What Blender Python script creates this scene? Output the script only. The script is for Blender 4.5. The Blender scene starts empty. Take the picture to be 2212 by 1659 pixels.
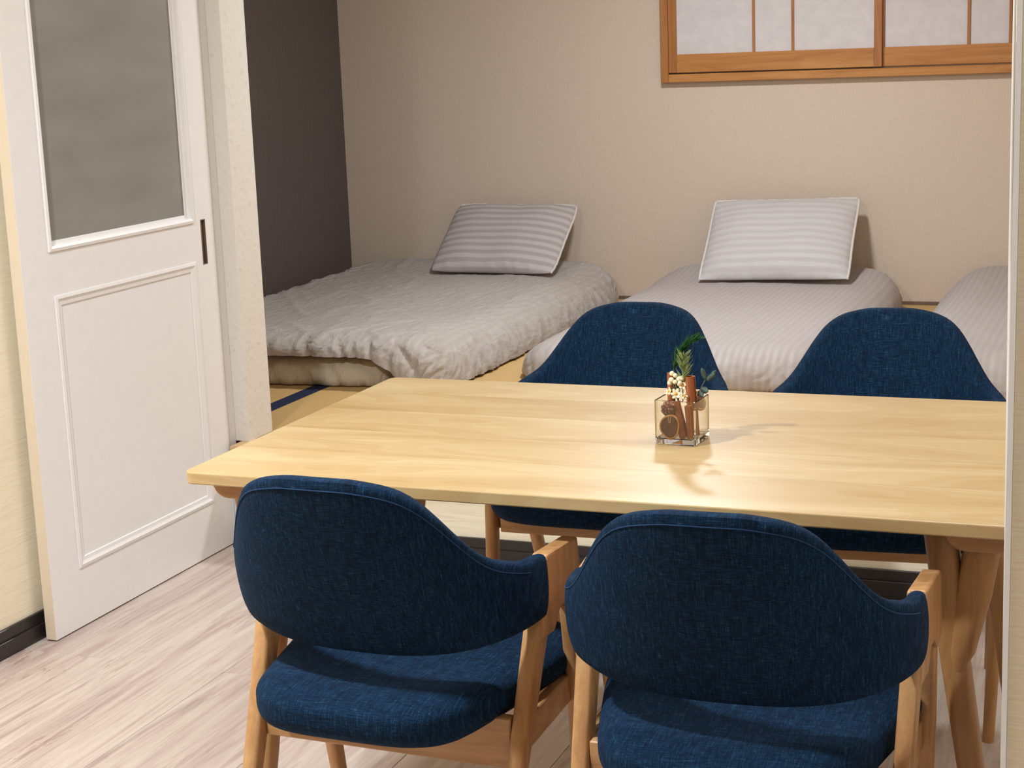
import bpy, bmesh, math, random
from mathutils import Vector, Matrix, noise

random.seed(7)
sc = bpy.context.scene
COL = sc.collection
PI = math.pi


def lin(c):
    out = []
    for v in c:
        v /= 255.0
        out.append(v / 12.92 if v <= .04045 else ((v + .055) / 1.055) ** 2.4)
    return (out[0], out[1], out[2], 1.0)


# ---------------------------------------------------------------- camera, world, lights
cam_data = bpy.data.cameras.new('camera')
cam_data.sensor_width = 36.0
cam_data.sensor_fit = 'HORIZONTAL'
cam_data.lens = 3591.64 / 2212.0 * 36.0
cam_data.clip_start = .05
cam = bpy.data.objects.new('camera', cam_data)
COL.objects.link(cam)
pitch, roll, yaw = [math.radians(a) for a in (11.40648, -2.19112, 21.77079)]
cp, sp, cr, sr, cy, sy = math.cos(pitch), math.sin(pitch), math.cos(roll), math.sin(roll), math.cos(yaw), math.sin(yaw)
fwd = Vector((-sy * cp, cy * cp, -sp))
r0 = Vector((cy, sy, 0))
u0 = r0.cross(fwd)
right = cr * r0 + sr * u0
up = -sr * r0 + cr * u0
cam.matrix_world = Matrix(((right.x, up.x, -fwd.x, 0), (right.y, up.y, -fwd.y, 0), (right.z, up.z, -fwd.z, 1.4), (0, 0, 0, 1)))
sc.camera = cam

sc.view_settings.view_transform = 'Standard'
sc.view_settings.look = 'None'
sc.view_settings.gamma = 1.0
sc.view_settings.use_curve_mapping = False
sc.view_settings.exposure = 0.0

world = bpy.data.worlds.new('world')
sc.world = world
world.use_nodes = True
world.node_tree.nodes['Background'].inputs[0].default_value = (.9, .85, .8, 1)
world.node_tree.nodes['Background'].inputs[1].default_value = .02


def lamp(name, loc, power, size, color=(1, .86, .72), spread=180):
    d = bpy.data.lights.new(name, 'AREA')
    d.shape = 'DISK'
    d.size = size
    d.energy = power
    d.color = color
    d.spread = math.radians(spread)
    o = bpy.data.objects.new(name, d)
    o.location = loc
    COL.objects.link(o)
    return o


lamp('dining_ceiling_lamp', (-1.75, 1.50, 2.36), 75, .16, (.86, .945, 1))
lamp('door_table_fill', (-.2, 3.0, 2.36), 22, 1.1, (.86, .945, 1))  # added soft fill that brightens the door and tabletop, no fixture here
lamp('partition_fill', (.75, 1.25, 2.36), 7, .3, (.86, .945, 1))  # added weak fill to lift the right partition and its trim
lamp('bedroom_ceiling_lamp', (-1.52, 5.30, 2.36), 45, .26, (.87, .945, 1))

# ---------------------------------------------------------------- helpers


def link(o, parent=None):
    COL.objects.link(o)
    if parent is not None:
        o.parent = parent
    return o


def mesh_obj(name, verts, faces, mat=None, parent=None, smooth=False):
    me = bpy.data.meshes.new(name)
    me.from_pydata([tuple(v) for v in verts], [], faces)
    me.update()
    if smooth:
        for p in me.polygons:
            p.use_smooth = True
    if mat:
        me.materials.append(mat)
    return link(bpy.data.objects.new(name, me), parent)


def bm_obj(name, bm, mat=None, parent=None, smooth=False):
    me = bpy.data.meshes.new(name)
    bmesh.ops.recalc_face_normals(bm, faces=bm.faces)
    bm.to_mesh(me)
    bm.free()
    if smooth:
        for p in me.polygons:
            p.use_smooth = True
    if mat:
        me.materials.append(mat)
    return link(bpy.data.objects.new(name, me), parent)


def empty(name, loc=(0, 0, 0), rz=0.0, label=None, cat=None, group=None):
    o = bpy.data.objects.new(name, None)
    o.empty_display_size = .05
    o.location = loc
    o.rotation_euler = (0, 0, rz)
    link(o)
    tag(o, label, cat, group)
    return o


def tag(o, label=None, cat=None, group=None, kind=None):
    if label:
        o['label'] = label
    if cat:
        o['category'] = cat
    if group:
        o['group'] = group
    if kind:
        o['kind'] = kind
    return o


def add_box(bm, lo, hi, bevel=0.0, seg=1):
    r = bmesh.ops.create_cube(bm, size=1.0)
    vs = r['verts']
    for v in vs:
        v.co = Vector([(lo[i] + hi[i]) / 2 + v.co[i] * (hi[i] - lo[i]) for i in range(3)])
    if bevel > 0:
        es = list({e for v in vs for e in v.link_edges})
        bmesh.ops.bevel(bm, geom=es, offset=bevel, segments=seg, affect='EDGES', profile=.5)


def box(name, lo, hi, mat, parent=None, bevel=0.0, seg=1):
    bm = bmesh.new()
    add_box(bm, lo, hi, bevel, seg)
    return bm_obj(name, bm, mat, parent)


def prism(name, poly, axis, a, b, mat, parent=None, bevel=0.0, seg=2, smooth=False):
    """polygon (2-D) extruded along axis 0/1/2 from a to b"""
    bm = bmesh.new()

    def P(p, t):
        if axis == 0:
            return (t, p[0], p[1])
        if axis == 1:
            return (p[0], t, p[1])
        return (p[0], p[1], t)
    A = [bm.verts.new(P(p, a)) for p in poly]
    B = [bm.verts.new(P(p, b)) for p in poly]
    n = len(poly)
    bm.faces.new(A)
    bm.faces.new(B[::-1])
    for i in range(n):
        bm.faces.new((A[i], B[i], B[(i + 1) % n], A[(i + 1) % n]))
    bmesh.ops.recalc_face_normals(bm, faces=bm.faces)
    if bevel:
        es = [e for e in bm.edges if len(e.link_faces) == 2 and e.calc_face_angle() > .5]
        bmesh.ops.bevel(bm, geom=es, offset=bevel, segments=seg, affect='EDGES', profile=.5)
    return bm_obj(name, bm, mat, parent, smooth)


def loft(rings, closed_ring=True, cap=True):
    verts = []
    faces = []
    n = len(rings[0])
    for r in rings:
        verts += r
    m = n if closed_ring else n - 1
    for i in range(len(rings) - 1):
        for j in range(m):
            a = i * n + j
            b = i * n + (j + 1) % n
            faces.append((a, b, b + n, a + n))
    if cap:
        faces.append(tuple(range(n))[::-1])
        faces.append(tuple(range((len(rings) - 1) * n, len(rings) * n)))
    return verts, faces


def frame_axes(d, hint=Vector((1, 0, 0))):
    d = d.normalized()
    u = hint - d * hint.dot(d)
    if u.length < 1e-4:
        u = Vector((0, 1, 0)) - d * d.y
    u.normalize()
    return u, d.cross(u)


def bar(name, pts, sizes, mat, parent=None, n=16, e=2.6, hint=Vector((1, 0, 0)), flat_ends=False):
    """lofted bar through pts with (w along hint, depth) sizes, superellipse section exponent e (number or list)"""
    pts = [Vector(p) for p in pts]
    rings = []
    for i, p in enumerate(pts):
        d = pts[min(i + 1, len(pts) - 1)] - pts[max(i - 1, 0)]
        u, v = frame_axes(d, hint)
        if flat_ends:
            # horizontal sections
            u = Vector((1, 0, 0))
            v = Vector((0, 1, 0))
        ee = e[i] if isinstance(e, (list, tuple)) else e
        ring = []
        for k in range(n):
            a = 2 * PI * (k + .5) / n
            c, s = math.cos(a), math.sin(a)
            x = math.copysign(abs(c) ** (2 / ee), c) * sizes[i][0] / 2
            y = math.copysign(abs(s) ** (2 / ee), s) * sizes[i][1] / 2
            ring.append(p + u * x + v * y)
        rings.append(ring)
    vs, fs = loft(rings)
    o = mesh_obj(name, vs, fs, mat, parent, True)
    smooth_by_angle(o, 40)
    return o


def smooth_by_angle(o, deg):
    me = o.data
    bm = bmesh.new()
    bm.from_mesh(me)
    bmesh.ops.recalc_face_normals(bm, faces=bm.faces)
    th = math.radians(deg)
    for ed in bm.edges:
        if len(ed.link_faces) == 2 and ed.calc_face_angle() > th:
            ed.smooth = False
    for f in bm.faces:
        f.smooth = True
    bm.to_mesh(me)
    bm.free()


def tube_data(pts, rad, n=8, closed=False):
    pts = [Vector(p) for p in pts]
    N = len(pts)
    rings = []
    prev = None
    for i, p in enumerate(pts):
        if closed:
            d = pts[(i + 1) % N] - pts[i - 1]
        else:
            d = pts[min(i + 1, N - 1)] - pts[max(i - 1, 0)]
        d.normalize()
        if prev is None:
            u, v = frame_axes(d, Vector((0, 0, 1)))
        else:
            u = prev - d * prev.dot(d)
            u.normalize()
            v = d.cross(u)
        prev = u
        r = rad[i] if isinstance(rad, (list, tuple)) else rad
        rings.append([p + (u * math.cos(2 * PI * k / n) + v * math.sin(2 * PI * k / n)) * r for k in range(n)])
    if closed:
        rings.append(rings[0])
        return loft(rings, cap=False)
    return loft(rings)


def tube(name, pts, rad, mat, parent=None, n=8, closed=False):
    vs, fs = tube_data(pts, rad, n, closed)
    return mesh_obj(name, vs, fs, mat, parent, True)


def sm(a, b, x):
    t = max(0.0, min(1.0, (x - a) / (b - a)))
    return t * t * (3 - 2 * t)


def copy_tree(o, parent=None):
    c = o.copy()
    COL.objects.link(c)
    c.parent = parent
    for ch in list(o.children):
        copy_tree(ch, c)
    return c


# ---------------------------------------------------------------- materials
def nodes(name):
    m = bpy.data.materials.new(name)
    m.use_nodes = True
    nt = m.node_tree
    b = nt.nodes['Principled BSDF']
    return m, nt, b


def N(nt, t, **kw):
    n = nt.nodes.new(t)
    for k, v in kw.items():
        setattr(n, k, v)
    return n


def coords(nt, scale=(1, 1, 1), rot=(0, 0, 0), kind='Object', rand=False):
    tc = N(nt, 'ShaderNodeTexCoord')
    mp = N(nt, 'ShaderNodeMapping')
    mp.inputs['Scale'].default_value = scale
    mp.inputs['Rotation'].default_value = rot
    nt.links.new(tc.outputs[kind], mp.inputs['Vector'])
    if rand:
        oi = N(nt, 'ShaderNodeObjectInfo')
        mu = N(nt, 'ShaderNodeVectorMath', operation='SCALE')
        mu.inputs[0].default_value = (13.7, 9.1, 7.3)
        nt.links.new(oi.outputs['Random'], mu.inputs['Scale'])
        nt.links.new(mu.outputs[0], mp.inputs['Location'])
    return mp.outputs[0]


def ramp(nt, src, stops):
    r = N(nt, 'ShaderNodeValToRGB')
    el = r.color_ramp.elements
    el[0].position, el[0].color = stops[0]
    el[1].position, el[1].color = stops[-1]
    for p, c in stops[1:-1]:
        e = el.new(p)
        e.color = c
    nt.links.new(src, r.inputs[0])
    return r.outputs[0]


def noise_tex(nt, vec, scale, detail=4, rough=.55, dist=0.0):
    n = N(nt, 'ShaderNodeTexNoise')
    n.inputs['Scale'].default_value = scale
    n.inputs['Detail'].default_value = detail
    n.inputs['Roughness'].default_value = rough
    n.inputs['Distortion'].default_value = dist
    nt.links.new(vec, n.inputs['Vector'])
    return n.outputs[0]


def bump(nt, b, src, strength, dist=.002):
    bp = N(nt, 'ShaderNodeBump')
    bp.inputs['Strength'].default_value = strength
    bp.inputs['Distance'].default_value = dist
    nt.links.new(src, bp.inputs['Height'])
    nt.links.new(bp.outputs[0], b.inputs['Normal'])


def mix(nt, fac, a, b_, mode='MIX'):
    m = N(nt, 'ShaderNodeMix', data_type='RGBA', blend_type=mode)
    if isinstance(fac, (int, float)):
        m.inputs[0].default_value = fac
    else:
        nt.links.new(fac, m.inputs[0])
    for s, i in ((a, 6), (b_, 7)):
        if isinstance(s, tuple):
            m.inputs[i].default_value = s
        else:
            nt.links.new(s, m.inputs[i])
    return m.outputs[2]


def plain(name, c, rough=.5, spec=.5, mottling=.04, scale=30):
    m, nt, b = nodes(name)
    v = coords(nt)
    f = noise_tex(nt, v, scale, 3)
    d = tuple(x * (1 - mottling * 2) for x in c[:3]) + (1,)
    l = tuple(min(1, x * (1 + mottling)) for x in c[:3]) + (1,)
    nt.links.new(ramp(nt, f, [(.3, d), (.7, l)]), b.inputs['Base Color'])
    b.inputs['Roughness'].default_value = rough
    b.inputs['Specular IOR Level'].default_value = spec
    return m


def wood(name, cols, scale=(1, 12, 12), rough=.42, nscale=2.2, figure=.35, kind='Object', rand=False, coat=0, bmp=.05, dens=1.0):
    """cols: dark, mid, light; grain runs along the axis with the small scale"""
    m, nt, b = nodes(name)
    v = coords(nt, scale, kind=kind, rand=rand)
    f1 = noise_tex(nt, v, nscale, 5, .6, .8)
    v2 = coords(nt, tuple(s * 5 for s in scale), kind=kind, rand=rand)
    f2 = noise_tex(nt, v2, nscale * 1.5 * dens, 3, .6)
    base = ramp(nt, f1, [(.30, cols[0]), (.5, cols[1]), (.72, cols[2])])
    fine = ramp(nt, f2, [(.35, (.80, .76, .72, 1)), (.6, (1, 1, 1, 1))])
    c = mix(nt, figure, base, fine, 'MULTIPLY')
    nt.links.new(c, b.inputs['Base Color'])
    b.inputs['Roughness'].default_value = rough
    b.inputs['Coat Weight'].default_value = coat
    b.inputs['Coat Roughness'].default_value = .25
    bump(nt, b, f2, bmp, .001)
    return m


def wallpaper(name, c, sc_, amt=.06, bstr=.35, bscale=60, rough=.85, fine=.5):
    m, nt, b = nodes(name)
    v = coords(nt, sc_)
    f = noise_tex(nt, v, 1.0, 5, .65)
    d = tuple(x * (1 - amt) for x in c[:3]) + (1,)
    l = tuple(min(1, x * (1 + amt)) for x in c[:3]) + (1,)
    nt.links.new(ramp(nt, f, [(.3, d), (.7, l)]), b.inputs['Base Color'])
    b.inputs['Roughness'].default_value = rough
    b.inputs['Specular IOR Level'].default_value = .2
    bump(nt, b, f, bstr, .0015)
    return m


M = {}
M['white'] = plain('white_paint', lin((241, 235, 232)), .42, .4, .01)
M['jamb'] = plain('jamb_white', lin((230, 226, 224)), .4, .4, .01)
M['door_edge'] = plain('door_edge_cream', lin((226, 208, 184)), .5, .3, .01)
M['ceiling'] = plain('ceiling_white', lin((228, 220, 210)), .9, .1, .02)
M['dark_wall'] = wallpaper('dark_wallpaper', lin((97, 85, 81)), (138, 138, 18), .10, .3)
M['left_wall'] = wallpaper('cream_linen_wallpaper', lin((255, 238, 210)), (60, 9, 140), .05, .5)
M['wing'] = None
M['back_wall'] = wallpaper('beige_wallpaper', lin((211, 191, 172)), (170, 170, 60), .05, .35)
M['partition'] = wallpaper('slub_linen_wallpaper', lin((255, 237, 215)), (7, 60, 260), .12, .5)
M['black_base'] = plain('black_baseboard', lin((44, 38, 38)), .35, .5, .1, 60)
M['riser'] = wood('pale_riser_board', [lin((236, 221, 193)), lin((249, 236, 211)), lin((255, 248, 225))], (1.2, 30, 30), .45, 2, .25)
M['floor_gap'] = plain('floor_underlay', lin((120, 98, 84)), .8, .1)


def embossed_paper():
    m, nt, b = nodes('embossed_plaster_wallpaper')
    v = coords(nt)
    n1 = noise_tex(nt, v, 55, 3, .5)
    r = ramp(nt, n1, [(.60, (0, 0, 0, 1)), (.70, (1, 1, 1, 1))])
    c = mix(nt, r, lin((228, 219, 208)), lin((219, 209, 197)))
    nt.links.new(c, b.inputs['Base Color'])
    b.inputs['Roughness'].default_value = .8
    b.inputs['Specular IOR Level'].default_value = .2
    bump(nt, b, n1, .5, .004)
    return m


M['wing'] = embossed_paper()


def floor_mat():
    m, nt, b = nodes('pale_laminate_plank')
    v = coords(nt, (13, 1.0, 13), rand=True)
    f1 = noise_tex(nt, v, 1.7, 6, .66, 1.0)
    v2 = coords(nt, (60, 2.2, 60), rand=True)
    f2 = noise_tex(nt, v2, 1.6, 4, .6, .4)
    base = ramp(nt, f1, [(.28, lin((164, 142, 135))), (.42, lin((193, 172, 162))), (.55, lin((208, 191, 179))), (.75, lin((217, 204, 191)))])
    fine = ramp(nt, f2, [(.30, (.66, .58, .54, 1)), (.46, (.95, .93, .92, 1)), (.7, (1, 1, 1, 1))])
    c = mix(nt, .55, base, fine, 'MULTIPLY')
    v3 = coords(nt, (48, 7, 48), rand=True)
    f3 = noise_tex(nt, v3, 1.5, 4, .7, 1.5)
    f4 = noise_tex(nt, coords(nt, (5, 1.6, 5), rand=True), 1.6, 2, .5)
    mm = N(nt, 'ShaderNodeMath', operation='MULTIPLY')
    nt.links.new(f3, mm.inputs[0])
    nt.links.new(f4, mm.inputs[1])
    c = mix(nt, .8, c, ramp(nt, mm.outputs[0], [(.34, (1, 1, 1, 1)), (.42, (.70, .60, .55, 1))]), 'MULTIPLY')
    oi = N(nt, 'ShaderNodeObjectInfo')
    tint = ramp(nt, oi.outputs['Random'], [(0, (.93, .92, .92, 1)), (1, (1, 1, 1, 1))])
    c = mix(nt, 1.0, c, tint, 'MULTIPLY')
    nt.links.new(c, b.inputs['Base Color'])
    b.inputs['Roughness'].default_value = .38
    b.inputs['Specular IOR Level'].default_value = .35
    bump(nt, b, f2, .08, .0008)
    return m


M['floor'] = floor_mat()


def table_mat():
    m, nt, b = nodes('pale_ash_tabletop')
    v = coords(nt, (1.3, 6, 6), rand=True)
    f1 = noise_tex(nt, v, 1.5, 2, .45, .9)
    wv = N(nt, 'ShaderNodeMath', operation='MULTIPLY')
    nt.links.new(f1, wv.inputs[0])
    wv.inputs[1].default_value = 75
    sn = N(nt, 'ShaderNodeMath', operation='SINE')
    nt.links.new(wv.outputs[0], sn.inputs[0])
    rings = ramp(nt, sn.outputs[0], [(0.0, (.96, .925, .875, 1)), (.5, (1, 1, 1, 1))])
    v2 = coords(nt, (3, 60, 60), rand=True)
    f2 = noise_tex(nt, v2, 2, 4, .6)
    fine = ramp(nt, f2, [(.32, (.93, .90, .86, 1)), (.55, (1, 1, 1, 1))])
    base = ramp(nt, f1, [(.3, lin((185, 154, 109))), (.55, lin((196, 169, 126))), (.75, lin((205, 181, 141)))])
    c = mix(nt, .9, base, rings, 'MULTIPLY')
    c = mix(nt, .55, c, fine, 'MULTIPLY')
    oi = N(nt, 'ShaderNodeObjectInfo')
    tint = ramp(nt, oi.outputs['Random'], [(0, (.91, .87, .81, 1)), (1, (1.0, 1.0, 1.0, 1))])
    c = mix(nt, 1.0, c, tint, 'MULTIPLY')
    nt.links.new(c, b.inputs['Base Color'])
    b.inputs['Roughness'].default_value = .33
    b.inputs['Specular IOR Level'].default_value = .45
    bump(nt, b, f2, .03, .0006)
    return m


M['table'] = table_mat()
M['leg_wood'] = wood('ash_leg_wood', [lin((164, 116, 73)), lin((185, 137, 89)), lin((200, 155, 106))], (14, 14, 1.4), .4, 2.4, .4)
M['table_leg'] = wood('ash_table_leg_wood', [lin((146, 104, 63)), lin((168, 123, 76)), lin((185, 140, 91))], (10, 10, 1.2), .42, 2.4, .35)
M['rail_wood'] = wood('ash_rail_wood', [lin((166, 117, 74)), lin((185, 138, 91)), lin((200, 155, 108))], (1.6, 6, 14), .42, 2.4, .35)
M['window_wood'] = wood('honey_cedar_wood', [lin((164, 102, 45)), lin((184, 121, 59)), lin((197, 137, 76))], (1.2, 14, 14), .45, 2.2, .25)
M['window_wood_v'] = wood('honey_cedar_upright', [lin((148, 89, 41)), lin((168, 106, 52)), lin((182, 121, 64))], (14, 14, 1.2), .45, 2.2, .25)
M['kamachi'] = wood('step_edge_wood', [lin((190, 150, 104)), lin((208, 170, 124)), lin((222, 188, 142))], (1.2, 14, 14), .45, 2.2, .3)


def shoji_mat():
    m, nt, b = nodes('washi_paper')
    v = coords(nt)
    f = noise_tex(nt, v, 18, 5, .7)
    nt.links.new(ramp(nt, f, [(.3, lin((206, 196, 194))), (.7, lin((218, 208, 206)))]), b.inputs['Base Color'])
    b.inputs['Roughness'].default_value = .9
    b.inputs['Specular IOR Level'].default_value = .1
    return m


M['paper'] = shoji_mat()


def tatami_mat(rot):
    m, nt, b = nodes('woven_rush' + ('_turned' if rot else ''))
    s = (140, 900, 1) if not rot else (900, 140, 1)
    v = coords(nt, s)
    f = noise_tex(nt, v, 1, 2, .5)
    v2 = coords(nt, (3, 3, 3))
    f2 = noise_tex(nt, v2, 2, 3, .5)
    a = ramp(nt, f, [(.3, lin((182, 143, 87))), (.7, lin((211, 174, 117)))])
    c = mix(nt, .3, a, ramp(nt, f2, [(.3, (.85, .82, .76, 1)), (.7, (1, 1, 1, 1))]), 'MULTIPLY')
    nt.links.new(c, b.inputs['Base Color'])
    b.inputs['Roughness'].default_value = .55
    bump(nt, b, f, .3, .001)
    return m


M['tatami'] = tatami_mat(False)
M['tatami_turned'] = tatami_mat(True)
M['heri'] = plain('navy_cloth_border', lin((34, 42, 66)), .75, .2, .1, 300)


def navy_mat():
    m, nt, b = nodes('navy_woven_fabric')
    va = coords(nt, (45, 620, 620))
    vb = coords(nt, (620, 45, 45))
    fa = noise_tex(nt, va, 1, 4, .7)
    fb = noise_tex(nt, vb, 1, 4, .7)
    ad = N(nt, 'ShaderNodeMath', operation='ADD')
    nt.links.new(fa, ad.inputs[0])
    nt.links.new(fb, ad.inputs[1])
    hf = N(nt, 'ShaderNodeMath', operation='MULTIPLY')
    nt.links.new(ad.outputs[0], hf.inputs[0])
    hf.inputs[1].default_value = .5
    c = ramp(nt, hf.outputs[0], [(.36, lin((3, 12, 25))), (.5, lin((9, 32, 55))), (.60, lin((23, 56, 85))), (.68, lin((61, 93, 117)))])
    nt.links.new(c, b.inputs['Base Color'])
    b.inputs['Roughness'].default_value = .9
    b.inputs['Specular IOR Level'].default_value = .15
    b.inputs['Sheen Weight'].default_value = .02
    b.inputs['Sheen Roughness'].default_value = .4
    b.inputs['Sheen Tint'].default_value = lin((70, 120, 190))
    bump(nt, b, hf.outputs[0], .35, .0015)
    return m


M['navy'] = navy_mat()
M['thread'] = plain('seam_thread', lin((30, 58, 92)), .8, .2)


def linen_mat(name, axis, pitch=.03, base=(214, 205, 203), dark=(196, 186, 184), wr=.5, wscale=7, wstretch=(1, 1, 1), ridge=0.0):
    m, nt, b = nodes(name)
    tc = N(nt, 'ShaderNodeTexCoord')
    sp_ = N(nt, 'ShaderNodeSeparateXYZ')
    nt.links.new(tc.outputs['Object'], sp_.inputs[0])
    mu = N(nt, 'ShaderNodeMath', operation='MULTIPLY')
    nt.links.new(sp_.outputs[axis], mu.inputs[0])
    mu.inputs[1].default_value = 2 * PI / pitch
    s = N(nt, 'ShaderNodeMath', operation='SINE')
    nt.links.new(mu.outputs[0], s.inputs[0])
    r = N(nt, 'ShaderNodeMapRange')
    nt.links.new(s.outputs[0], r.inputs[0])
    r.inputs[1].default_value = -.4
    r.inputs[2].default_value = .4
    c = mix(nt, r.outputs[0], lin(dark), lin(base))
    nt.links.new(c, b.inputs['Base Color'])
    rr = N(nt, 'ShaderNodeMapRange')
    nt.links.new(r.outputs[0], rr.inputs[0])
    rr.inputs[3].default_value = .78
    rr.inputs[4].default_value = .58
    nt.links.new(rr.outputs[0], b.inputs['Roughness'])
    b.inputs['Specular IOR Level'].default_value = .25
    v = coords(nt, wstretch)
    f = noise_tex(nt, v, wscale, 5, .6, .6)
    f2 = noise_tex(nt, v, wscale * 5, 3, .6, .5)
    ad = N(nt, 'ShaderNodeMath', operation='MULTIPLY_ADD')
    nt.links.new(f2, ad.inputs[0])
    ad.inputs[1].default_value = .25
    nt.links.new(f, ad.inputs[2])
    # sharp creases: ridged noise
    f3 = noise_tex(nt, coords(nt, (wstretch[0] * 1.3, wstretch[1] * .7, 1), (0, 0, .6)), wscale * 1.3, 3, .55, .8)
    s1 = N(nt, 'ShaderNodeMath', operation='MULTIPLY_ADD')
    nt.links.new(f3, s1.inputs[0])
    s1.inputs[1].default_value = 2
    s1.inputs[2].default_value = -1
    s2 = N(nt, 'ShaderNodeMath', operation='ABSOLUTE')
    nt.links.new(s1.outputs[0], s2.inputs[0])
    s3 = N(nt, 'ShaderNodeMath', operation='MULTIPLY_ADD')
    nt.links.new(s2.outputs[0], s3.inputs[0])
    s3.inputs[1].default_value = -1.3 * ridge
    nt.links.new(ad.outputs[0], s3.inputs[2])
    bump(nt, b, s3.outputs[0], wr, .02)
    return m


M['duvet'] = linen_mat('striped_satin_duvet', 0, .026, (175, 165, 157), (171, 160, 153), .26, 11, (1, .6, 1), .7)
M['duvet_smooth'] = linen_mat('striped_satin_duvet_smooth', 0, .025, (175, 164, 158), (170, 158, 154), .10, 8)
M['pillow'] = linen_mat('striped_satin_pillow', 1, .040, (188, 178, 174), (168, 156, 153), .20, 9)
M['pillow_pale'] = linen_mat('striped_satin_pillow_pale', 1, .036, (196, 189, 187), (190, 180, 177), .14, 8)
M['mattress'] = linen_mat('cream_futon_cover', 1, .5, (193, 177, 153), (193, 177, 153), .45, 10, (3, 1, 1))
M['piping'] = plain('white_piping', lin((212, 201, 192)), .6, .3, .02)
M['curtain'] = plain('white_curtain_cloth', lin((216, 207, 200)), .8, .15, .02)


def glass_mat(name, tint, rough=0.0):
    m, nt, b = nodes(name)
    b.inputs['Base Color'].default_value = tint
    b.inputs['Transmission Weight'].default_value = 1.0
    b.inputs['Roughness'].default_value = rough
    b.inputs['IOR'].default_value = 1.45
    return m


M['glass'] = glass_mat('clear_glass', (1, 1, 1, 1))


def frosted():
    m, nt, b = nodes('frosted_glass')
    v = coords(nt, (1, 1, 1))
    f = noise_tex(nt, v, 260, 2, .5)
    f2 = noise_tex(nt, coords(nt, (1, 2, 7)), 1.6, 2, .5)
    c = ramp(nt, f2, [(.3, lin((162, 159, 148))), (.7, lin((175, 170, 162)))])
    nt.links.new(c, b.inputs['Base Color'])
    b.inputs['Transmission Weight'].default_value = .35
    b.inputs['Roughness'].default_value = .42
    b.inputs['IOR'].default_value = 1.45
    bump(nt, b, f, .12, .001)
    return m


M['frosted'] = frosted()
M['steel'] = plain('brushed_pull_metal', lin((150, 138, 128)), .35, .6, .05)
M['steel'].node_tree.nodes['Principled BSDF'].inputs['Metallic'].default_value = .8
M['pull_dark'] = plain('pull_recess_metal', lin((150, 112, 94)), .45, .4, .05)
M['cinnamon'] = wood('cinnamon_bark', [lin((120, 62, 30)), lin((158, 88, 46)), lin((186, 112, 64))], (60, 60, 6), .6, 2, .5)
M['orange_rind'] = plain('dried_rind', lin((206, 148, 74)), .5, .4, .12, 200)
M['orange_flesh'] = plain('dried_flesh', lin((104, 62, 38)), .35, .5, .25, 260)
M['orange_rib'] = plain('dried_pith', lin((196, 150, 92)), .5, .3, .1, 200)
M['cone'] = plain('pinecone_scale', lin((146, 96, 74)), .6, .3, .25, 260)
M['petal'] = plain('cream_petal', lin((240, 224, 190)), .6, .3, .06, 200)
M['pistil'] = plain('orange_pistil', lin((226, 160, 50)), .6, .3, .1, 200)
M['green_dark'] = plain('dark_green_needles', lin((40, 92, 52)), .5, .3, .2, 200)
M['green_pale'] = plain('pale_green_leaves', lin((150, 164, 110)), .5, .3, .2, 160)
M['green_grey'] = plain('grey_green_leaves', lin((74, 92, 84)), .5, .3, .15, 160)
M['stem'] = plain('plant_stem', lin((120, 110, 80)), .6, .2, .1)
M['lamp_shell'] = plain('lamp_shell_white', lin((235, 232, 226)), .4, .4, .01)

# ---------------------------------------------------------------- setting
XL = -2.59          # left dining wall face
YS = 4.07           # step riser face
ZP = .30            # raised mat level
XD = -3.555         # dark wall face
YB = 6.936          # back wall face
ZC = 2.40
XR = 1.45
YF = -3.2


def struct(name, lo, hi, mat, parent=None, bevel=0.0):
    o = box(name, lo, hi, mat, parent, bevel)
    if parent is None:
        o['kind'] = 'structure'
    return o


flo = struct('floor', (XL, YF, -.06), (XR, YS, -.009), M['floor_gap'])
flo['label'] = 'pale laminate plank floor'
# planks, rows along Y
row_w = .3035
x_edges = []
x = -2.313
while x - row_w > XL - .02:
    x -= row_w
x -= row_w if x > XL else 0
row = 0
mesh_cache = {}
while x < XR - .01:
    xa, xb = max(x, XL), min(x + row_w, XR)
    ph = 3.152 if (round((x + 2.313) / row_w) % 2 == 1 or round((x + 2.313) / row_w) == -1) else 3.152 - .909
    k = round((x + 2.313) / row_w)
    ph = 3.152 if k % 2 else 2.243
    y = ph - 1.818 * 4
    while y < YS:
        ya, yb = max(y, YF), min(y + 1.818, YS)
        if yb - ya > .02 and xb - xa > .01:
            key = (round(xb - xa, 3), round(yb - ya, 3))
            cx_, cy_ = (xa + xb) / 2, (ya + yb) / 2
            if key not in mesh_cache:
                w, l = (xb - xa) / 2 - .0005, (yb - ya) / 2 - .0005
                o = box('plank', (-w, -l, -.012), (w, l, 0), M['floor'], flo, .0009)
                mesh_cache[key] = o.data
            else:
                o = link(bpy.data.objects.new('plank', mesh_cache[key]), flo)
            o.location = (cx_, cy_, 0)
        y += 1.818
    x += row_w

wl = struct('wall_left', (XL - .12, YF, -.06), (XL, YS + .02, ZC), M['left_wall'])
struct('wall_behind', (XL - .12, YF - .1, -.06), (XR + .1, YF, ZC), M['dark_wall'])
struct('wall_far_right', (XR, YF, -.06), (XR + .1, YB + .1, ZC), M['left_wall'])
struct('ceiling', (XD - .1, YF - .1, ZC), (XR + .1, YB + .1, ZC + .08), M['ceiling'])
struct('wall_back', (XD - .1, YB, ZP - .1), (XR, YB + .1, ZC), M['back_wall'])
struct('wall_dark', (XD - .1, 4.262, ZP - .1), (XD, YB, ZC), M['dark_wall'])
struct('wall_wing', (XD - .1, 4.127, ZP), (-2.483, 4.262, ZC), M['wing'])
# front part of the wing beside the door, behind the jamb
bb = struct('baseboard_left', (XL, YF, 0), (XL + .010, 4.06, .068), M['black_base'], bevel=.0015)
struct('lower_strip', (XL + .0102, YF, 0), (XL + .016, 4.06, .040), M['black_base'], bb, .001)
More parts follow.
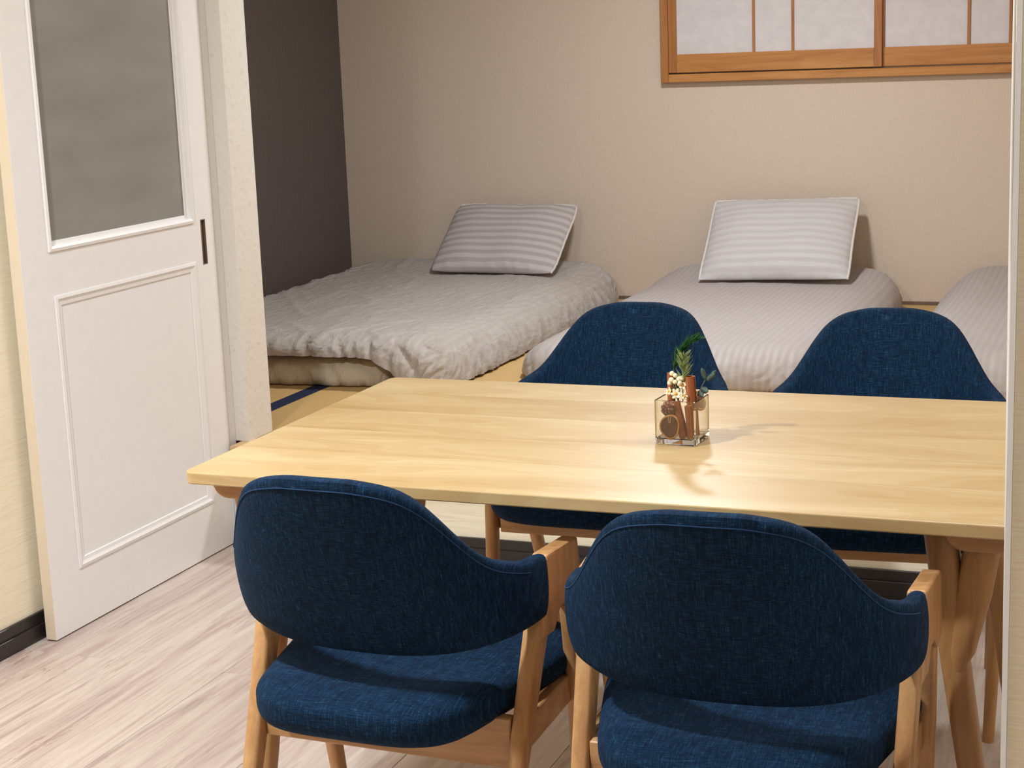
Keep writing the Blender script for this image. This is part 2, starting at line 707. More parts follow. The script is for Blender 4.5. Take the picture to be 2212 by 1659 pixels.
# jamb that receives the sliding door
struct('trim_1', (-2.66, 4.0865, ZP - .0304), (-2.528, 4.1268, ZC), M['jamb'], bevel=.002)

struct('trim_5', (-2.66, 4.0865, 0), (-2.490, 4.126, ZP - .0305), M['jamb'], bevel=.002)
# raised mat platform
plat = struct('step_riser', (-2.488, YS, 0), (XR, YS + .03, ZP - .03), M['riser'])
plat.name = 'wall_step'
b2 = struct('baseboard_step', (-2.488, YS - .010, 0), (XR, YS - .0002, .078), M['black_base'], bevel=.0015)
struct('lower_strip', (-2.488, YS - .017, 0), (XR, YS - .0102, .050), M['black_base'], b2, .001)
struct('trim_2', (-2.512, YS - .012, ZP - .03), (XR, YS + .10, ZP), M['kamachi'], bevel=.004)
struct('trim_3', (XD, YB - .012, ZP - .012), (XR, YB, ZP + .012), M['floor_gap'])
struct('floor_raised', (XD, 4.17, ZP - .09), (XR, YB, ZP - .055), M['floor_gap'])


def mat_piece(x0, x1, y0, y1, long_axis, label):
    g = .001
    r = empty('tatami_mat', ((x0 + x1) / 2, (y0 + y1) / 2, ZP - .055), 0, label, 'tatami mat', 'tatami mats of the raised room')
    w, l = (x1 - x0) / 2 - g, (y1 - y0) / 2 - g
    h = .030
    if long_axis == 'x':
        box('rush_surface', (-w, -l + h, 0), (w, l - h, .054), M['tatami'], r, .001)
        box('cloth_border', (-w, -l, 0), (w, -l + h, .055), M['heri'], r, .001)
        box('cloth_border', (-w, l - h, 0), (w, l, .055), M['heri'], r, .001)
    else:
        box('rush_surface', (-w + h, -l, 0), (w - h, l, .054), M['tatami_turned'], r, .001)
        box('cloth_border', (-w, -l, 0), (-w + h, l, .055), M['heri'], r, .001)
        box('cloth_border', (w - h, -l, 0), (w, l, .055), M['heri'], r, .001)
    return r


cols_x = [XD, -2.660, -1.705, -.750, .205, XR]
front = ['short rush mat at the step nearest the white door', 'short rush mat at the step behind the left end of the table',
         'short rush mat at the step below the foot of the middle futon', 'short rush mat at the step below the foot of the right futon',
         'short rush mat at the step at the far right, behind the curtain']
rear = ['long rush mat under the left futon along the dark wall', 'long rush mat between the left and middle futons',
        'long rush mat under the middle futon, showing at the back wall', 'long rush mat under the right futon',
        'long rush mat at the far right corner of the raised room']
for k in range(5):
    mat_piece(cols_x[k], cols_x[k + 1], 4.17, 5.118, 'y', front[k])
    mat_piece(cols_x[k], cols_x[k + 1], 5.118, YB - .012, 'y', rear[k])

# ---------------------------------------------------------------- sliding door (door_1)
door = empty('door_1', (-2.555, 3.217, .004))
tag(door, 'white sliding door with frosted glass upper pane and lower panel', None, None, 'structure')


def dbox(name, y0, y1, z0, z1, x0, x1, mat, bev=.0015, par=door):
    return box(name, (x0, y0, z0), (x1, y1, z1), mat, par, bev)


DW, DH, T = .866, 2.06, .030
gy0, gy1, gz0, gz1 = .119, .747, .965, 1.93
py0, py1, pz0, pz1 = .122, .752, .156, .838
# recessed pull in the far stile
hz0, hz1, hy0, hy1 = .832, .958, .797, .821
bm = bmesh.new()
add_box(bm, (0, 0, 0), (T, gy0 + .0001, DH), .0)
add_box(bm, (0, gy1 + .005, 0), (T, hy0, DH), .0)
add_box(bm, (0, hy1, 0), (T, DW, DH), .0)
add_box(bm, (0, hy0, 0), (T, hy1, hz0), .0)
add_box(bm, (0, hy0, hz1), (T, hy1, DH), .0)
add_box(bm, (0, gy0, 0), (T, gy1 + .005, pz0), .0)
add_box(bm, (0, gy0, pz1), (T, gy1 + .005, gz0), .0)
add_box(bm, (0, gy0, gz1), (T, gy1 + .005, DH), .0)
bm_obj('door_frame', bm, M['white'], door)
box('door_edge_band', (.0005, -.0012, .001), (T - .001, .0003, DH - .001), M['door_edge'], door)
dbox('door_panel', gy0 - .004, gy1 + .009, pz0 - .004, pz1 + .004, .006, .026, M['white'])
dbox('pane', gy0 - .004, gy1 + .009, gz0 - .004, gz1 + .004, .013, .017, M['frosted'], .0)


def moulding(y0, y1, z0, z1, w, x_out, x_in, name, steps=None):
    """mitred bead running round a rectangle, profile from frame face to the inside"""
    prof = steps or [(0, x_in), (0, x_out), (.3 * w, x_out + .0015), (.55 * w, x_out - .002), (.6 * w, x_in + .004), (.95 * w, x_in + .003), (w, x_in)]
    rings = []
    for (d, xx) in prof:
        rings.append([Vector((xx, y0 + d, z0 + d)), Vector((xx, y1 - d, z0 + d)), Vector((xx, y1 - d, z1 - d)), Vector((xx, y0 + d, z1 - d))])
    vs, fs = loft(rings, cap=False)
    return mesh_obj(name, vs, fs, M['white'], door)


moulding(gy0 - .010, gy1 + .016, gz0 - .012, gz1 + .012, .024, T + .004, .017, 'glazing_bead')
moulding(py0 - .006, py1 + .006, pz0 - .006, pz1 + .006, .026, T + .0025, .026, 'panel_moulding')
# pull
bm = bmesh.new()
add_box(bm, (.010, hy0 - .0005, hz0 - .0005), (T - .009, hy1 + .0005, hz1 + .0005))
bm_obj('pull_recess', bm, M['pull_dark'], door)
bm = bmesh.new()
r_ = .0022
for lo, hi in (((.006, hy0, hz0), (T + .0008, hy0 + r_, hz1)), ((.006, hy1 - r_, hz0), (T + .0008, hy1, hz1)),
               ((.006, hy0, hz0), (T + .0008, hy1, hz0 + r_)), ((.006, hy0, hz1 - r_), (T + .0008, hy1, hz1))):
    add_box(bm, lo, hi)
tag(bm_obj('pull_rim', bm, M['steel'], door), 'slim recessed metal finger pull')

# ---------------------------------------------------------------- window_1, sliding paper screens
WX0, WX1, WZ0, WZ1 = -2.024, -.20, 1.232, 2.10
win = empty('window_1', (WX0, YB, WZ0))
tag(win, 'cedar framed window with two sliding paper screens', None, None, 'structure')
ww, wh = WX1 - WX0, WZ1 - WZ0
D = -.034


def wb(name, x0, x1, y0, y1, z0, z1, mat, par, bev=.001):
    return box(name, (x0, y0, z0), (x1, y1, z1), mat, par, bev)


wb('window_frame', 0, .033, D, 0, 0, wh, M['window_wood_v'], win, .002)
wb('window_frame', ww - .033, ww, D, 0, 0, wh, M['window_wood_v'], win, .002)
wb('window_sill', .033, ww - .033, D, 0, 0, .034, M['window_wood'], win, .002)
wb('window_head', .033, ww - .033, D, 0, wh - .034, wh, M['window_wood'], win, .002)


def screen(x0, x1, yf, stl, str_, kum, name='paper_screen'):
    s = empty('paper_screen')
    s.parent = win
    s.location = (x0, yf, .040)
    w = x1 - x0
    h = wh - .034 - .042
    d = .012
    box('screen_frame', (0, 0, 0), (stl, d, h), M['window_wood_v'], s, .0012)
    box('screen_frame', (w - str_, 0, 0), (w, d, h), M['window_wood_v'], s, .0012)
    box('screen_rail', (stl, .0008, 0), (w - str_, d, .076), M['window_wood'], s, .0012)
    box('screen_rail', (stl, .0008, h - .05), (w - str_, d, h), M['window_wood'], s, .0012)
    for kx in kum:
        box('lattice_bar', (kx - .0055, .003, .076), (kx + .0055, .0105, h - .05), M['window_wood_v'], s, .0005)
    box('lattice_bar', (stl, .004, h * .62), (w - str_, .0102, h * .62 + .011), M['window_wood'], s, .0005)
    box('paper', (stl - .001, .0108, .075), (w - str_ + .001, .0116, h - .049), M['paper'], s)
    return s


screen(.034, .034 + .891, -.0305, .035, .032, [.365, .528])
screen(.900, ww - .034, -.0150, .032, .035, [.359 + .002, .52])
# backing of the reveal behind the screens
# ---------------------------------------------------------------- right partition, corner trim, curtain
struct('wall_right', (-.1528, 1.90, 0), (XR, 1.99, ZC), M['partition'])
struct('trim_4', (-.1590, 1.893, 0), (-.1530, 1.995, ZC), M['jamb'])


def curtain():
    """one cloth fold: a shaded flank running back from the wall corner and a rolled, lit leading edge"""
    rings = []
    nz = 80
    for i in range(nz + 1):
        z = .02 + 2.30 * i / nz
        # radius of the rolled edge changes with height
        rr = .0022 + .0045 * math.exp(-((z - .93) / .13) ** 2) + .0014 * math.exp(-((z - .55) / .3) ** 2)
        ex = -.1895 + .003 * (z - .8) * -.9 + .0012 * math.sin(z * 3.2 + .5)     # leading edge
        p = [(-.13, 2.02), (-.156, 2.02), (-.163, 2.05), (-.172, 2.12), (-.182, 2.19)]
        out = []
        for (x_, y_) in p:
            k = (y_ - 2.02) / .2
            out.append((x_ + (ex + .1895) * k + .0015 * math.sin(z * 2.3) * k, y_))
        cxr, cyr = ex + rr, 2.235
        for q in range(13):
            a = math.radians(-20 - q * 16.5)
            out.append((cxr + rr * math.cos(a) * 1.0, cyr + rr * 1.6 * math.sin(a) * 1.0))
        out += [(-.178, 2.262), (-.160, 2.270), (-.13, 2.275)]
        rings.append([Vector((a, b_, z)) for a, b_ in out])
    vs, fs = loft(rings, cap=True)
    o = mesh_obj('curtain', vs, fs, M['curtain'], None, True)
    smooth_by_angle(o, 60)
    tag(o, 'white cloth curtain bunched behind the corner of the right wall', 'curtain')


curtain()

# ---------------------------------------------------------------- bedding
def soft_slab(name, x0, x1, y0, y1, zb_fn, zt_fn, R, mat, parent=None, corner=.18, nx=110, ny=130, wr=None, under=None):
    """closed soft slab; R = (left, right, front, back) edge roll radii"""
    def samp(n):
        out = []
        for i in range(n + 1):
            t = i / n
            out.append(.5 - .5 * math.cos(PI * t) if False else t)
        return out
    def stretched(n, a, b_, ra, rb):
        # denser near both ends
        L = b_ - a
        out = []
        for i in range(n + 1):
            t = i / n
            s = t - .11 * math.sin(2 * PI * t)
            e1 = .5 - .5 * math.cos(PI * t)
            out.append(a + L * (s * .35 + e1 * .65))
        return out
    xs = stretched(nx, x0, x1, R[0], R[1])
    ys = stretched(ny, y0, y1, R[2], R[3])
    cx, cyy = (x0 + x1) / 2, (y0 + y1) / 2
    hx, hy = (x1 - x0) / 2, (y1 - y0) / 2

    def prof(d, r):
        t = max(0, min(1, d / r))
        return math.sqrt(max(0, 1 - (1 - t) ** 2.2))
    top, bot = [], []
    for j, y in enumerate(ys):
        for i, x_ in enumerate(xs):
            # squircle mapping of the corners
            sx, sy_ = (x_ - cx) / hx, (y - cyy) / hy
            k = corner
            px = cx + hx * sx * math.sqrt(1 - k * sy_ ** 8 * abs(sx) ** 3)
            py = cyy + hy * sy_ * math.sqrt(1 - k * sx ** 8 * abs(sy_) ** 3)
            pr = min(1, prof(x_ - x0, R[0])) * prof(x1 - x_, R[1]) * prof(y - y0, R[2]) * prof(y1 - y, R[3])
            zb = zb_fn(px, py)
            zt = zt_fn(px, py)
            z = zb + (zt - zb) * (.42 + .58 * pr if False else pr)
            p = Vector((px, py, max(z, zb + .0005)))
            if wr:
                p = wr(p, pr, sx, sy_, zb)
            top.append(p)
            bot.append(Vector((p.x if pr > .05 else p.x, p.y, zb)) if 0 < i < nx and 0 < j < ny else None)
    W_ = nx + 1
    verts = list(top)
    faces = []
    for j in range(ny):
        for i in range(nx):
            a = j * W_ + i
            faces.append((a, a + 1, a + 1 + W_, a + W_))
    rim = [i for i in range(W_)] + [j * W_ + nx for j in range(1, ny + 1)] + [ny * W_ + i for i in range(nx - 1, -1, -1)] + [j * W_ for j in range(ny - 1, 0, -1)]
    if under:
        # cloth shell: the underside follows whatever lies beneath
        under_z, = (under,)
        o_ = len(top)
        for p in top:
            verts.append(Vector((p.x, p.y, max(zb_fn(p.x, p.y), min(p.z - .004, under_z(p.x, p.y))))))
        for j in range(ny):
            for i in range(nx):
                a = j * W_ + i + o_
                faces.append((a, a + W_, a + 1 + W_, a + 1))
        for k in range(len(rim)):
            a, b_ = rim[k], rim[(k + 1) % len(rim)]
            faces.append((b_, a, a + o_, b_ + o_))
    else:
        c = len(verts)
        verts.append(Vector((cx, cyy, zb_fn(cx, cyy))))
        for k in range(len(rim)):
            faces.append((rim[(k + 1) % len(rim)], rim[k], c))
    o = mesh_obj(name, verts, faces, mat, parent, True)
    return o


def fold_noise(x_, y_, s, seed=0.0):
    v = noise.noise((x_ * s + seed, y_ * s - seed, seed))
    return 1 - abs(v) * 2.2


def make_wr(seed, amp, front=.02, side=.012, diag=.5, fine=1.0):
    def wr(p, pr, sx, sy_, zb):
        a = noise.noise((p.x * 2.2 + seed, p.y * 1.8, 1.3))
        r1 = fold_noise(p.x * .8 + p.y * diag, p.y * .35 - p.x * .2, 6.5, seed)
        r2 = fold_noise(p.x * 1.3 - p.y * .55, p.y * .5 + p.x * .2, 17, seed + 5)
        r3 = fold_noise(p.x * 1.0 + p.y * .8, p.y * .5, 38, seed + 9)
        edge = max(sm(.72, .98, abs(sx)), sm(.72, .98, -sy_))
        wz = amp * (a * .8 + .34 * max(0, r1) ** 3 + fine * (.20 + .35 * edge) * max(0, r2) ** 3 + fine * (.05 + .14 * edge) * max(0, r3) ** 2)
        q = Vector(p)
        q.z += wz * min(1, pr * 1.6)
        if sy_ < -.5:
            k = sm(.80, .98, -sy_)
            n = fold_noise(p.x + p.z * .5, p.z * .5, 14, seed + 3)
            n2 = fold_noise(p.x - p.z * .8, p.z * .6, 34, seed + 13)
            q.y += k * (front * (.55 * max(0, n) ** 2 + .25 * max(0, n2) ** 2 - .4) + front * .8 * noise.noise((p.x * 3, seed, 0)))
        k = sm(.86, .99, abs(sx))
        n = fold_noise(p.y + p.z * .4, p.z * .4, 11, seed + 8)
        n2 = fold_noise(p.y - p.z * .7, p.z * .4, 27, seed + 18)
        q.x += math.copysign(1, sx) * k * side * (.6 * max(0, n) ** 2 + .3 * max(0, n2) ** 2 - .4)
        if q.z < ZP + .004:
            q.z = ZP + .004
        return q
    return wr


def under_left(x_, y):
    """top of the mattress below the left duvet, with a little clearance"""
    dx = min(x_ + 3.415, -2.385 - x_)
    dy = min(y - 4.890, 6.895 - y)
    return .412 if min(dx, dy) > 0 else .30


# left futon: mattress and duvet
soft_slab('futon_mattress', -3.40, -2.40, 4.905, 6.88, lambda x_, y: ZP + .003, lambda x_, y: .392,
          (.05, .05, .055, .05), M['mattress'], wr=make_wr(2.2, .006, .022, .01), corner=.10)
tag(bpy.data.objects['futon_mattress'], 'cream futon mattress showing under the rumpled left duvet', 'futon')


def zt_left(x_, y):
    return .452 + .010 * math.sin((x_ + 3) * 2.5) + .026 * sm(6.55, 6.9, y) - .012 * sm(-2.7, -2.25, x_) + .012 * sm(5.6, 5.0, y)


def zb_left(x_, y):
    k = sm(-2.48, -2.27, x_)
    return .408 * (1 - k) + (ZP + .008) * k


d = soft_slab('duvet', -3.47, -2.17, 4.88, 6.91, zb_left, zt_left, (.13, .20, .10, .10), M['duvet'],
              wr=make_wr(4.7, .016, .030, .020), corner=.16, nx=190, ny=230, under=under_left)
tag(d, 'rumpled off-white striped duvet on the left futon beside the dark wall', 'duvet', 'duvets on the floor futons')

# middle futon
d = soft_slab('duvet', -2.06, -.965, 5.05, 6.91, lambda x_, y: ZP + .008,
              lambda x_, y: .434 + .034 * sm(6.5, 6.9, y), (.20, .17, .16, .10), M['duvet_smooth'],
              wr=make_wr(9.1, .008, .018, .012, .2, .5), corner=.20, nx=130, ny=160)
tag(d, 'smooth off-white striped duvet on the middle futon below the window', 'duvet', 'duvets on the floor futons')
# right futon
d = soft_slab('duvet', -.825, .27, 4.95, 6.91, lambda x_, y: ZP + .008,
              lambda x_, y: .455 + .028 * sm(6.2, 6.9, y), (.20, .17, .16, .10), M['duvet_smooth'],
              wr=make_wr(12.1, .008, .018, .012, .2, .5), corner=.16, nx=130, ny=160)
tag(d, 'off-white striped duvet at the right edge, cut by the curtain', 'duvet', 'duvets on the floor futons')


def make_pillow(name, w, h, t, mat, seed, label, piping_sides, corner=.14):
    nx, ny = 90, 70
    r = empty(name, label=label, cat='pillow', group='pillows leaning on the back wall')
    top, bot = [], []
    rim_front = []
    for j in range(ny + 1):
        for i in range(nx + 1):
            sx = -math.cos(PI * i / nx)
            sy_ = -math.cos(PI * j / ny)
            px = w / 2 * sx * math.sqrt(1 - corner * abs(sy_) ** 6) * (1 - .02 * (1 - sy_ ** 2))
            py = h / 2 * sy_ * math.sqrt(1 - corner * abs(sx) ** 6) * (1 - .03 * (1 - sx ** 2))
            e = (1 - abs(sx) ** 3.2) ** .62 * (1 - abs(sy_) ** 3.2) ** .62
            edge_y = sm(.70, 1, abs(sy_))
            edge_x = sm(.74, 1, abs(sx))
            puck = .010 * edge_y * (1 - edge_x) * max(0, fold_noise(px, 0, 19, seed)) ** 2 * e ** .3
            puck += .006 * edge_x * max(0, fold_noise(py, 0, 17, seed + 4)) ** 2 * e ** .3
            wv = .007 * noise.noise((px * 7 + seed, py * 7, seed))
            z = t / 2 * e
            top.append(Vector((px, py, z + (wv + puck) * min(1, e * 2))))
            bot.append(Vector((px, py, -z * .9)))
    W_ = nx + 1
    verts = top + bot
    o_ = len(top)
    faces = []
    for j in range(ny):
        for i in range(nx):
            a = j * W_ + i
            faces.append((a, a + 1, a + 1 + W_, a + W_))
            faces.append((a + o_, a + W_ + o_, a + 1 + W_ + o_, a + 1 + o_))
    bm = bmesh.new()
    me = bpy.data.meshes.new('tmp')
    me.from_pydata([tuple(v) for v in verts], [], faces)
    bm.from_mesh(me)
    bmesh.ops.remove_doubles(bm, verts=bm.verts, dist=1e-5)
    bm_obj('pillow_case', bm, mat, r, True)
    # piping along chosen sides, slightly outside the rim
    for side in piping_sides:
        pts = []
        if side in ('l', 'r'):
            i = 0 if side == 'l' else nx
            for j in range(1, ny, 1):
                p = top[j * W_ + i]
                pts.append(p + Vector((-.003 if side == 'l' else .003, 0, .001 * math.sin(j))))
        else:
            j = 0 if side == 'b' else ny
            for i in range(1, nx, 1):
                p = top[j * W_ + i]
                pts.append(p + Vector((0, -.003 if side == 'b' else .003, .001 * math.sin(i))))
        tube('piping', pts, .0055, M['piping'], r, 6)
    return r


def lean(o, bottom_mid, top_mid, roll=0.0):
    b_ = Vector(bottom_mid)
    t_ = Vector(top_mid)
    c = (b_ + t_) / 2
    yax = (t_ - b_).normalized()
    xax = Vector((1, 0, 0))
    xax = (xax - yax * xax.dot(yax)).normalized()
    zax = xax.cross(yax)
    o.matrix_world = Matrix(((xax.x, yax.x, zax.x, c.x), (xax.y, yax.y, zax.y, c.y), (xax.z, yax.z, zax.z, c.z), (0, 0, 0, 1))) @ Matrix.Rotation(-roll, 4, 'Z')


p = make_pillow('pillow', .575, .435, .11, M['pillow'], 3.3, 'striped grey-white pillow leaning on the wall above the left rumpled duvet', 'rt', .10)
lean(p, (-2.662, 6.51, .464), (-2.700, 6.86, .722), .10)
p = make_pillow('pillow', .602, .445, .12, M['pillow_pale'], 8.3, 'plump pale pillow with white piping leaning on the wall below the window', 'lrt', .04)
lean(p, (-1.458, 6.51, .452), (-1.484, 6.85, .742), .03)

# ---------------------------------------------------------------- table
TX0, TX1, TY0, TY1, TZ = -1.535, -.165, 2.325, 3.152, .72
TT = .021
tab = empty('dining_table', ((TX0 + TX1) / 2, (TY0 + TY1) / 2, 0), 0, 'pale ash dining table with rounded corners and forked legs, between the blue chairs', 'table')
tcx, tcy = (TX0 + TX1) / 2, (TY0 + TY1) / 2
HW = (TX1 - TX0) / 2


def board(y0, y1, c0=False, c1=False):
    """table board in local coords; c0/c1 rounded outer corners on the near/far side"""
    r = .020
    poly = []
    xa, xb = -HW, HW
    def arc(cx, cy_, a0):
        return [(cx + r * math.cos(a0 + k * PI / 16), cy_ + r * math.sin(a0 + k * PI / 16)) for k in range(9)]
    poly += arc(xa + r, y0 + r, PI) if c0 else [(xa, y0)]
    poly += arc(xb - r, y0 + r, 1.5 * PI) if c0 else [(xb, y0)]
    poly += arc(xb - r, y1 - r, 0) if c1 else [(xb, y1)]
    poly += arc(xa + r, y1 - r, .5 * PI) if c1 else [(xa, y1)]
    cyb = (y0 + y1) / 2
    o = prism('tabletop_board', [(a, b_ - cyb) for a, b_ in poly], 2, -TT, 0, M['table'], tab)
    o.location = (0, cyb, TZ)
    # small edge rounding
    bm = bmesh.new()
    bm.from_mesh(o.data)
    es = []
    for e in bm.edges:
        if len(e.link_faces) == 2:
            a, b_ = e.verts
            ymid = (a.co.y + b_.co.y) / 2 + cyb
            xm = (a.co.x + b_.co.x) / 2
            horiz = abs(a.co.z - b_.co.z) < 1e-6
            outer = (c0 and ymid < y0 + .04 and (ymid < y0 + 1e-4 or abs(xm) > HW - r)) or (c1 and ymid > y1 - .04 and (ymid > y1 - 1e-4 or abs(xm) > HW - r)) or abs(xm) > HW - 1e-4
            if horiz and outer:
                es.append(e)
    bmesh.ops.bevel(bm, geom=es, offset=.0022, segments=2, affect='EDGES', profile=.5)
    bm.to_mesh(o.data)
    bm.free()
    return o


ys = [TY0, 2.512, 2.674, 2.840, 3.0, TY1]
for i in range(5):
    board(ys[i] - tcy + (.00015 if i else 0), ys[i + 1] - tcy - (.00015 if i < 4 else 0), i == 0, i == 4)


def rail_profile(cx, w, z0, z1, r=.03):
    # bottom corners rounded
    pts = [(cx - w / 2, z1), (cx + w / 2, z1)]
    for k in range(7):
        a = k / 6 * PI / 2
        pts.append((cx + w / 2 - r + r * math.cos(a) * 1.0, z0 + r * .9 - r * .9 * math.sin(a)))
    for k in range(7):
        a = PI / 2 + k / 6 * PI / 2
        pts.append((cx - w / 2 + r + r * math.cos(a), z0 + r * .9 - r * .9 * math.sin(a)))
    return pts


for s in (-1, 1):
    # cross rail running under the top from the near to the far side
    xc = s * (HW - .070)
    prism('cross_rail', rail_profile(xc, .100, .660, TZ - TT - .0002, .030), 1, 2.385 - tcy, 3.08 - tcy, M['rail_wood'], tab, .003, 2)
    for yy in (2.430, 3.000):
        y_ = yy - tcy
        leg = bar('leg', [(xc - s * .062, y_, .690), (xc - s * .040, y_, .50), (xc - s * .0135, y_, .32), (xc + s * .008, y_, .16), (xc + s * .030, y_, 0.0)],
                  [(.050, .056), (.044, .052), (.040, .046), (.036, .040), (.030, .032)], M['table_leg'], tab, 20, 3.2, flat_ends=True)
        bar('leg_fork', [(xc - s * .000, y_ - .004, .6598), (xc - s * .012, y_ - .006, .58), (xc - s * .026, y_ - .008, .495), (xc - s * .033, y_ - .006, .455)],
            [(.054, .050), (.052, .050), (.038, .046), (.010, .034)], M['table_leg'], leg, 20, 3.0, flat_ends=True)

# ---------------------------------------------------------------- chairs
def seat_mesh(parent):
    nx, ny = 48, 48
    y0, y1 = -.212, .275
    top, bot = [], []
    for j in range(ny + 1):
        for i in range(nx + 1):
            sx = -math.cos(PI * i / nx)
            sy_ = -math.cos(PI * j / ny)
            t = (sy_ + 1) / 2
            hw = .196 + .044 * sm(.1, .8, t)
            k = .30 if sy_ < 0 else .22
            px = hw * sx * math.sqrt(1 - k * abs(sy_) ** 4)
            bow = (1 - sx * sx)
            hy = (y1 - y0) / 2
            py = (y0 + y1) / 2 + hy * sy_ * math.sqrt(1 - .34 * abs(sx) ** 4)
            e = (max(0, 1 - abs(sx) ** 7)) ** .5 * (max(0, 1 - abs(sy_) ** 7)) ** .5
            zt = .434 + .030 * e - .012 * (1 - sx * sx) * (1 - sy_ * sy_) + .005 * (1 - sx * sx) * t
            zb = .422 - .030 * min(1, e * 1.5) + .006 * t
            # underside falls to a curve at the middle of the front and rear edge
            zb -= .0
            top.append(Vector((px, py, zt)))
            bot.append(Vector((px, py, zb)))
    W_ = nx + 1
    verts = top + bot
    o_ = len(top)
    faces = []
    for j in range(ny):
        for i in range(nx):
            a = j * W_ + i
            faces.append((a, a + 1, a + 1 + W_, a + W_))
            faces.append((a + o_, a + W_ + o_, a + 1 + W_ + o_, a + 1 + o_))
    rim = [i for i in range(W_)] + [j * W_ + nx for j in range(1, ny + 1)] + [ny * W_ + i for i in range(nx - 1, -1, -1)] + [j * W_ for j in range(ny - 1, 0, -1)]
    for k in range(len(rim)):
        a, b_ = rim[k], rim[(k + 1) % len(rim)]
        faces.append((b_, a, a + o_, b_ + o_))
    return mesh_obj('seat', verts, faces, M['navy'], parent, True)


BA = .242     # half width of the back at the arms


BT = [(0, .809), (.12, .809), (.22, .808), (.34, .803), (.43, .797), (.51, .787), (.59, .769), (.67, .741), (.74, .712), (.81, .684), (.87, .667), (.93, .656), (1.0, .644), (1.1, .640)]


def back_top(x_):
    a = abs(x_) / BA
    for i in range(len(BT) - 1):
        if BT[i][0] <= a <= BT[i + 1][0]:
            p0, p1, p2 = BT[max(i - 1, 0)], BT[i], BT[i + 1]
            p3 = BT[min(i + 2, len(BT) - 1)]
            m1 = (p2[1] - p0[1]) / max(1e-6, p2[0] - p0[0]) if i else 0
            m2 = (p3[1] - p1[1]) / max(1e-6, p3[0] - p1[0])
            h = p2[0] - p1[0]
            t = (a - p1[0]) / h
            return (2 * t ** 3 - 3 * t * t + 1) * p1[1] + (t ** 3 - 2 * t * t + t) * h * m1 + (-2 * t ** 3 + 3 * t * t) * p2[1] + (t ** 3 - t * t) * h * m2
    return .642


def back_bot(x_):
    return .510 + .034 * (abs(x_) / BA) ** 3


def back_point(th, z):
    n = 2.35
    s, c = math.sin(th), max(0.0, math.cos(th))
    x_ = math.copysign(abs(s) ** (2 / n), s) * BA
    yc = -.118 - (z - .50) * .36
    y = .018 - (.018 - yc) * c ** (2 / n)
    return Vector((x_, y, z))


def backrest_mesh(parent):
    nu, nr = 72, 32
    rings = []
    seam = []
    TH = PI / 2
    for i in range(nu + 1):
        u = -1 + 2 * i / nu
        th = TH * (abs(u) ** .95) * (1 if u >= 0 else -1)
        x_ = back_point(th, .6).x
        zt, zb = back_top(x_), back_bot(x_)
        # normal in plan from finite difference
        e = 1e-3
        pa, pb = back_point(max(-TH, th - e), .6), back_point(min(TH, th + e), .6)
        tdir = (pb - pa)
        tdir.z = 0
        tdir.normalize()
        nrm = Vector((tdir.y, -tdir.x, 0))     # points to the outside (rear)
        thick = .046 - .012 * sm(.6, 1.0, abs(u))
        endk = 1.0
        if abs(u) > .985:
            endk = .80
        ring = []
        zc, hz = (zt + zb) / 2, (zt - zb) / 2 * (1 if endk == 1 else .97)
        for k in range(nr):
            a = 2 * PI * k / nr
            ca, sa = math.cos(a), math.sin(a)
            # stretched superellipse: thickness along normal, height along z
            ox = math.copysign(abs(ca) ** .55, ca) * thick / 2 * endk
            rr = thick / 2
            oz = math.copysign(abs(sa) ** .55, sa)
            zz = zc + oz * hz
            # keep corners rounded with roughly constant radius
            if abs(ca) < .5:
                ox = ca / .5 * (math.copysign(.5 ** .55, 1)) * thick / 2 * endk if abs(ca) < .5 else ox
                zz = zc + math.copysign(1, sa) * (hz - rr * (1 - math.sqrt(max(0, 1 - (abs(ca) / .5 * .62) ** 2))) * .8)
            else:
                span = hz - rr * .172
                zz = zc + span * sa / math.sin(math.acos(.5))
            b0 = back_point(th, zz)
            ring.append(b0 + nrm * ox)
        rings.append(ring)
        if abs(u) < .86:
            zz = zt - .016
            s_ = min(1.0, (zz - zc) / (hz - thick / 2 * .172)) * .866
            seam.append(back_point(th, zz) + nrm * (math.sqrt(1 - s_ * s_) ** .55 * thick / 2 + .0002))
    vs, fs = loft(rings)
    o = mesh_obj('backrest', vs, fs, M['navy'], parent, True)
    smooth_by_angle(o, 55)
    tube('seam', seam, .0010, M['thread'], o, 6)
    # rolled ends where the cloth meets the arm
    return o


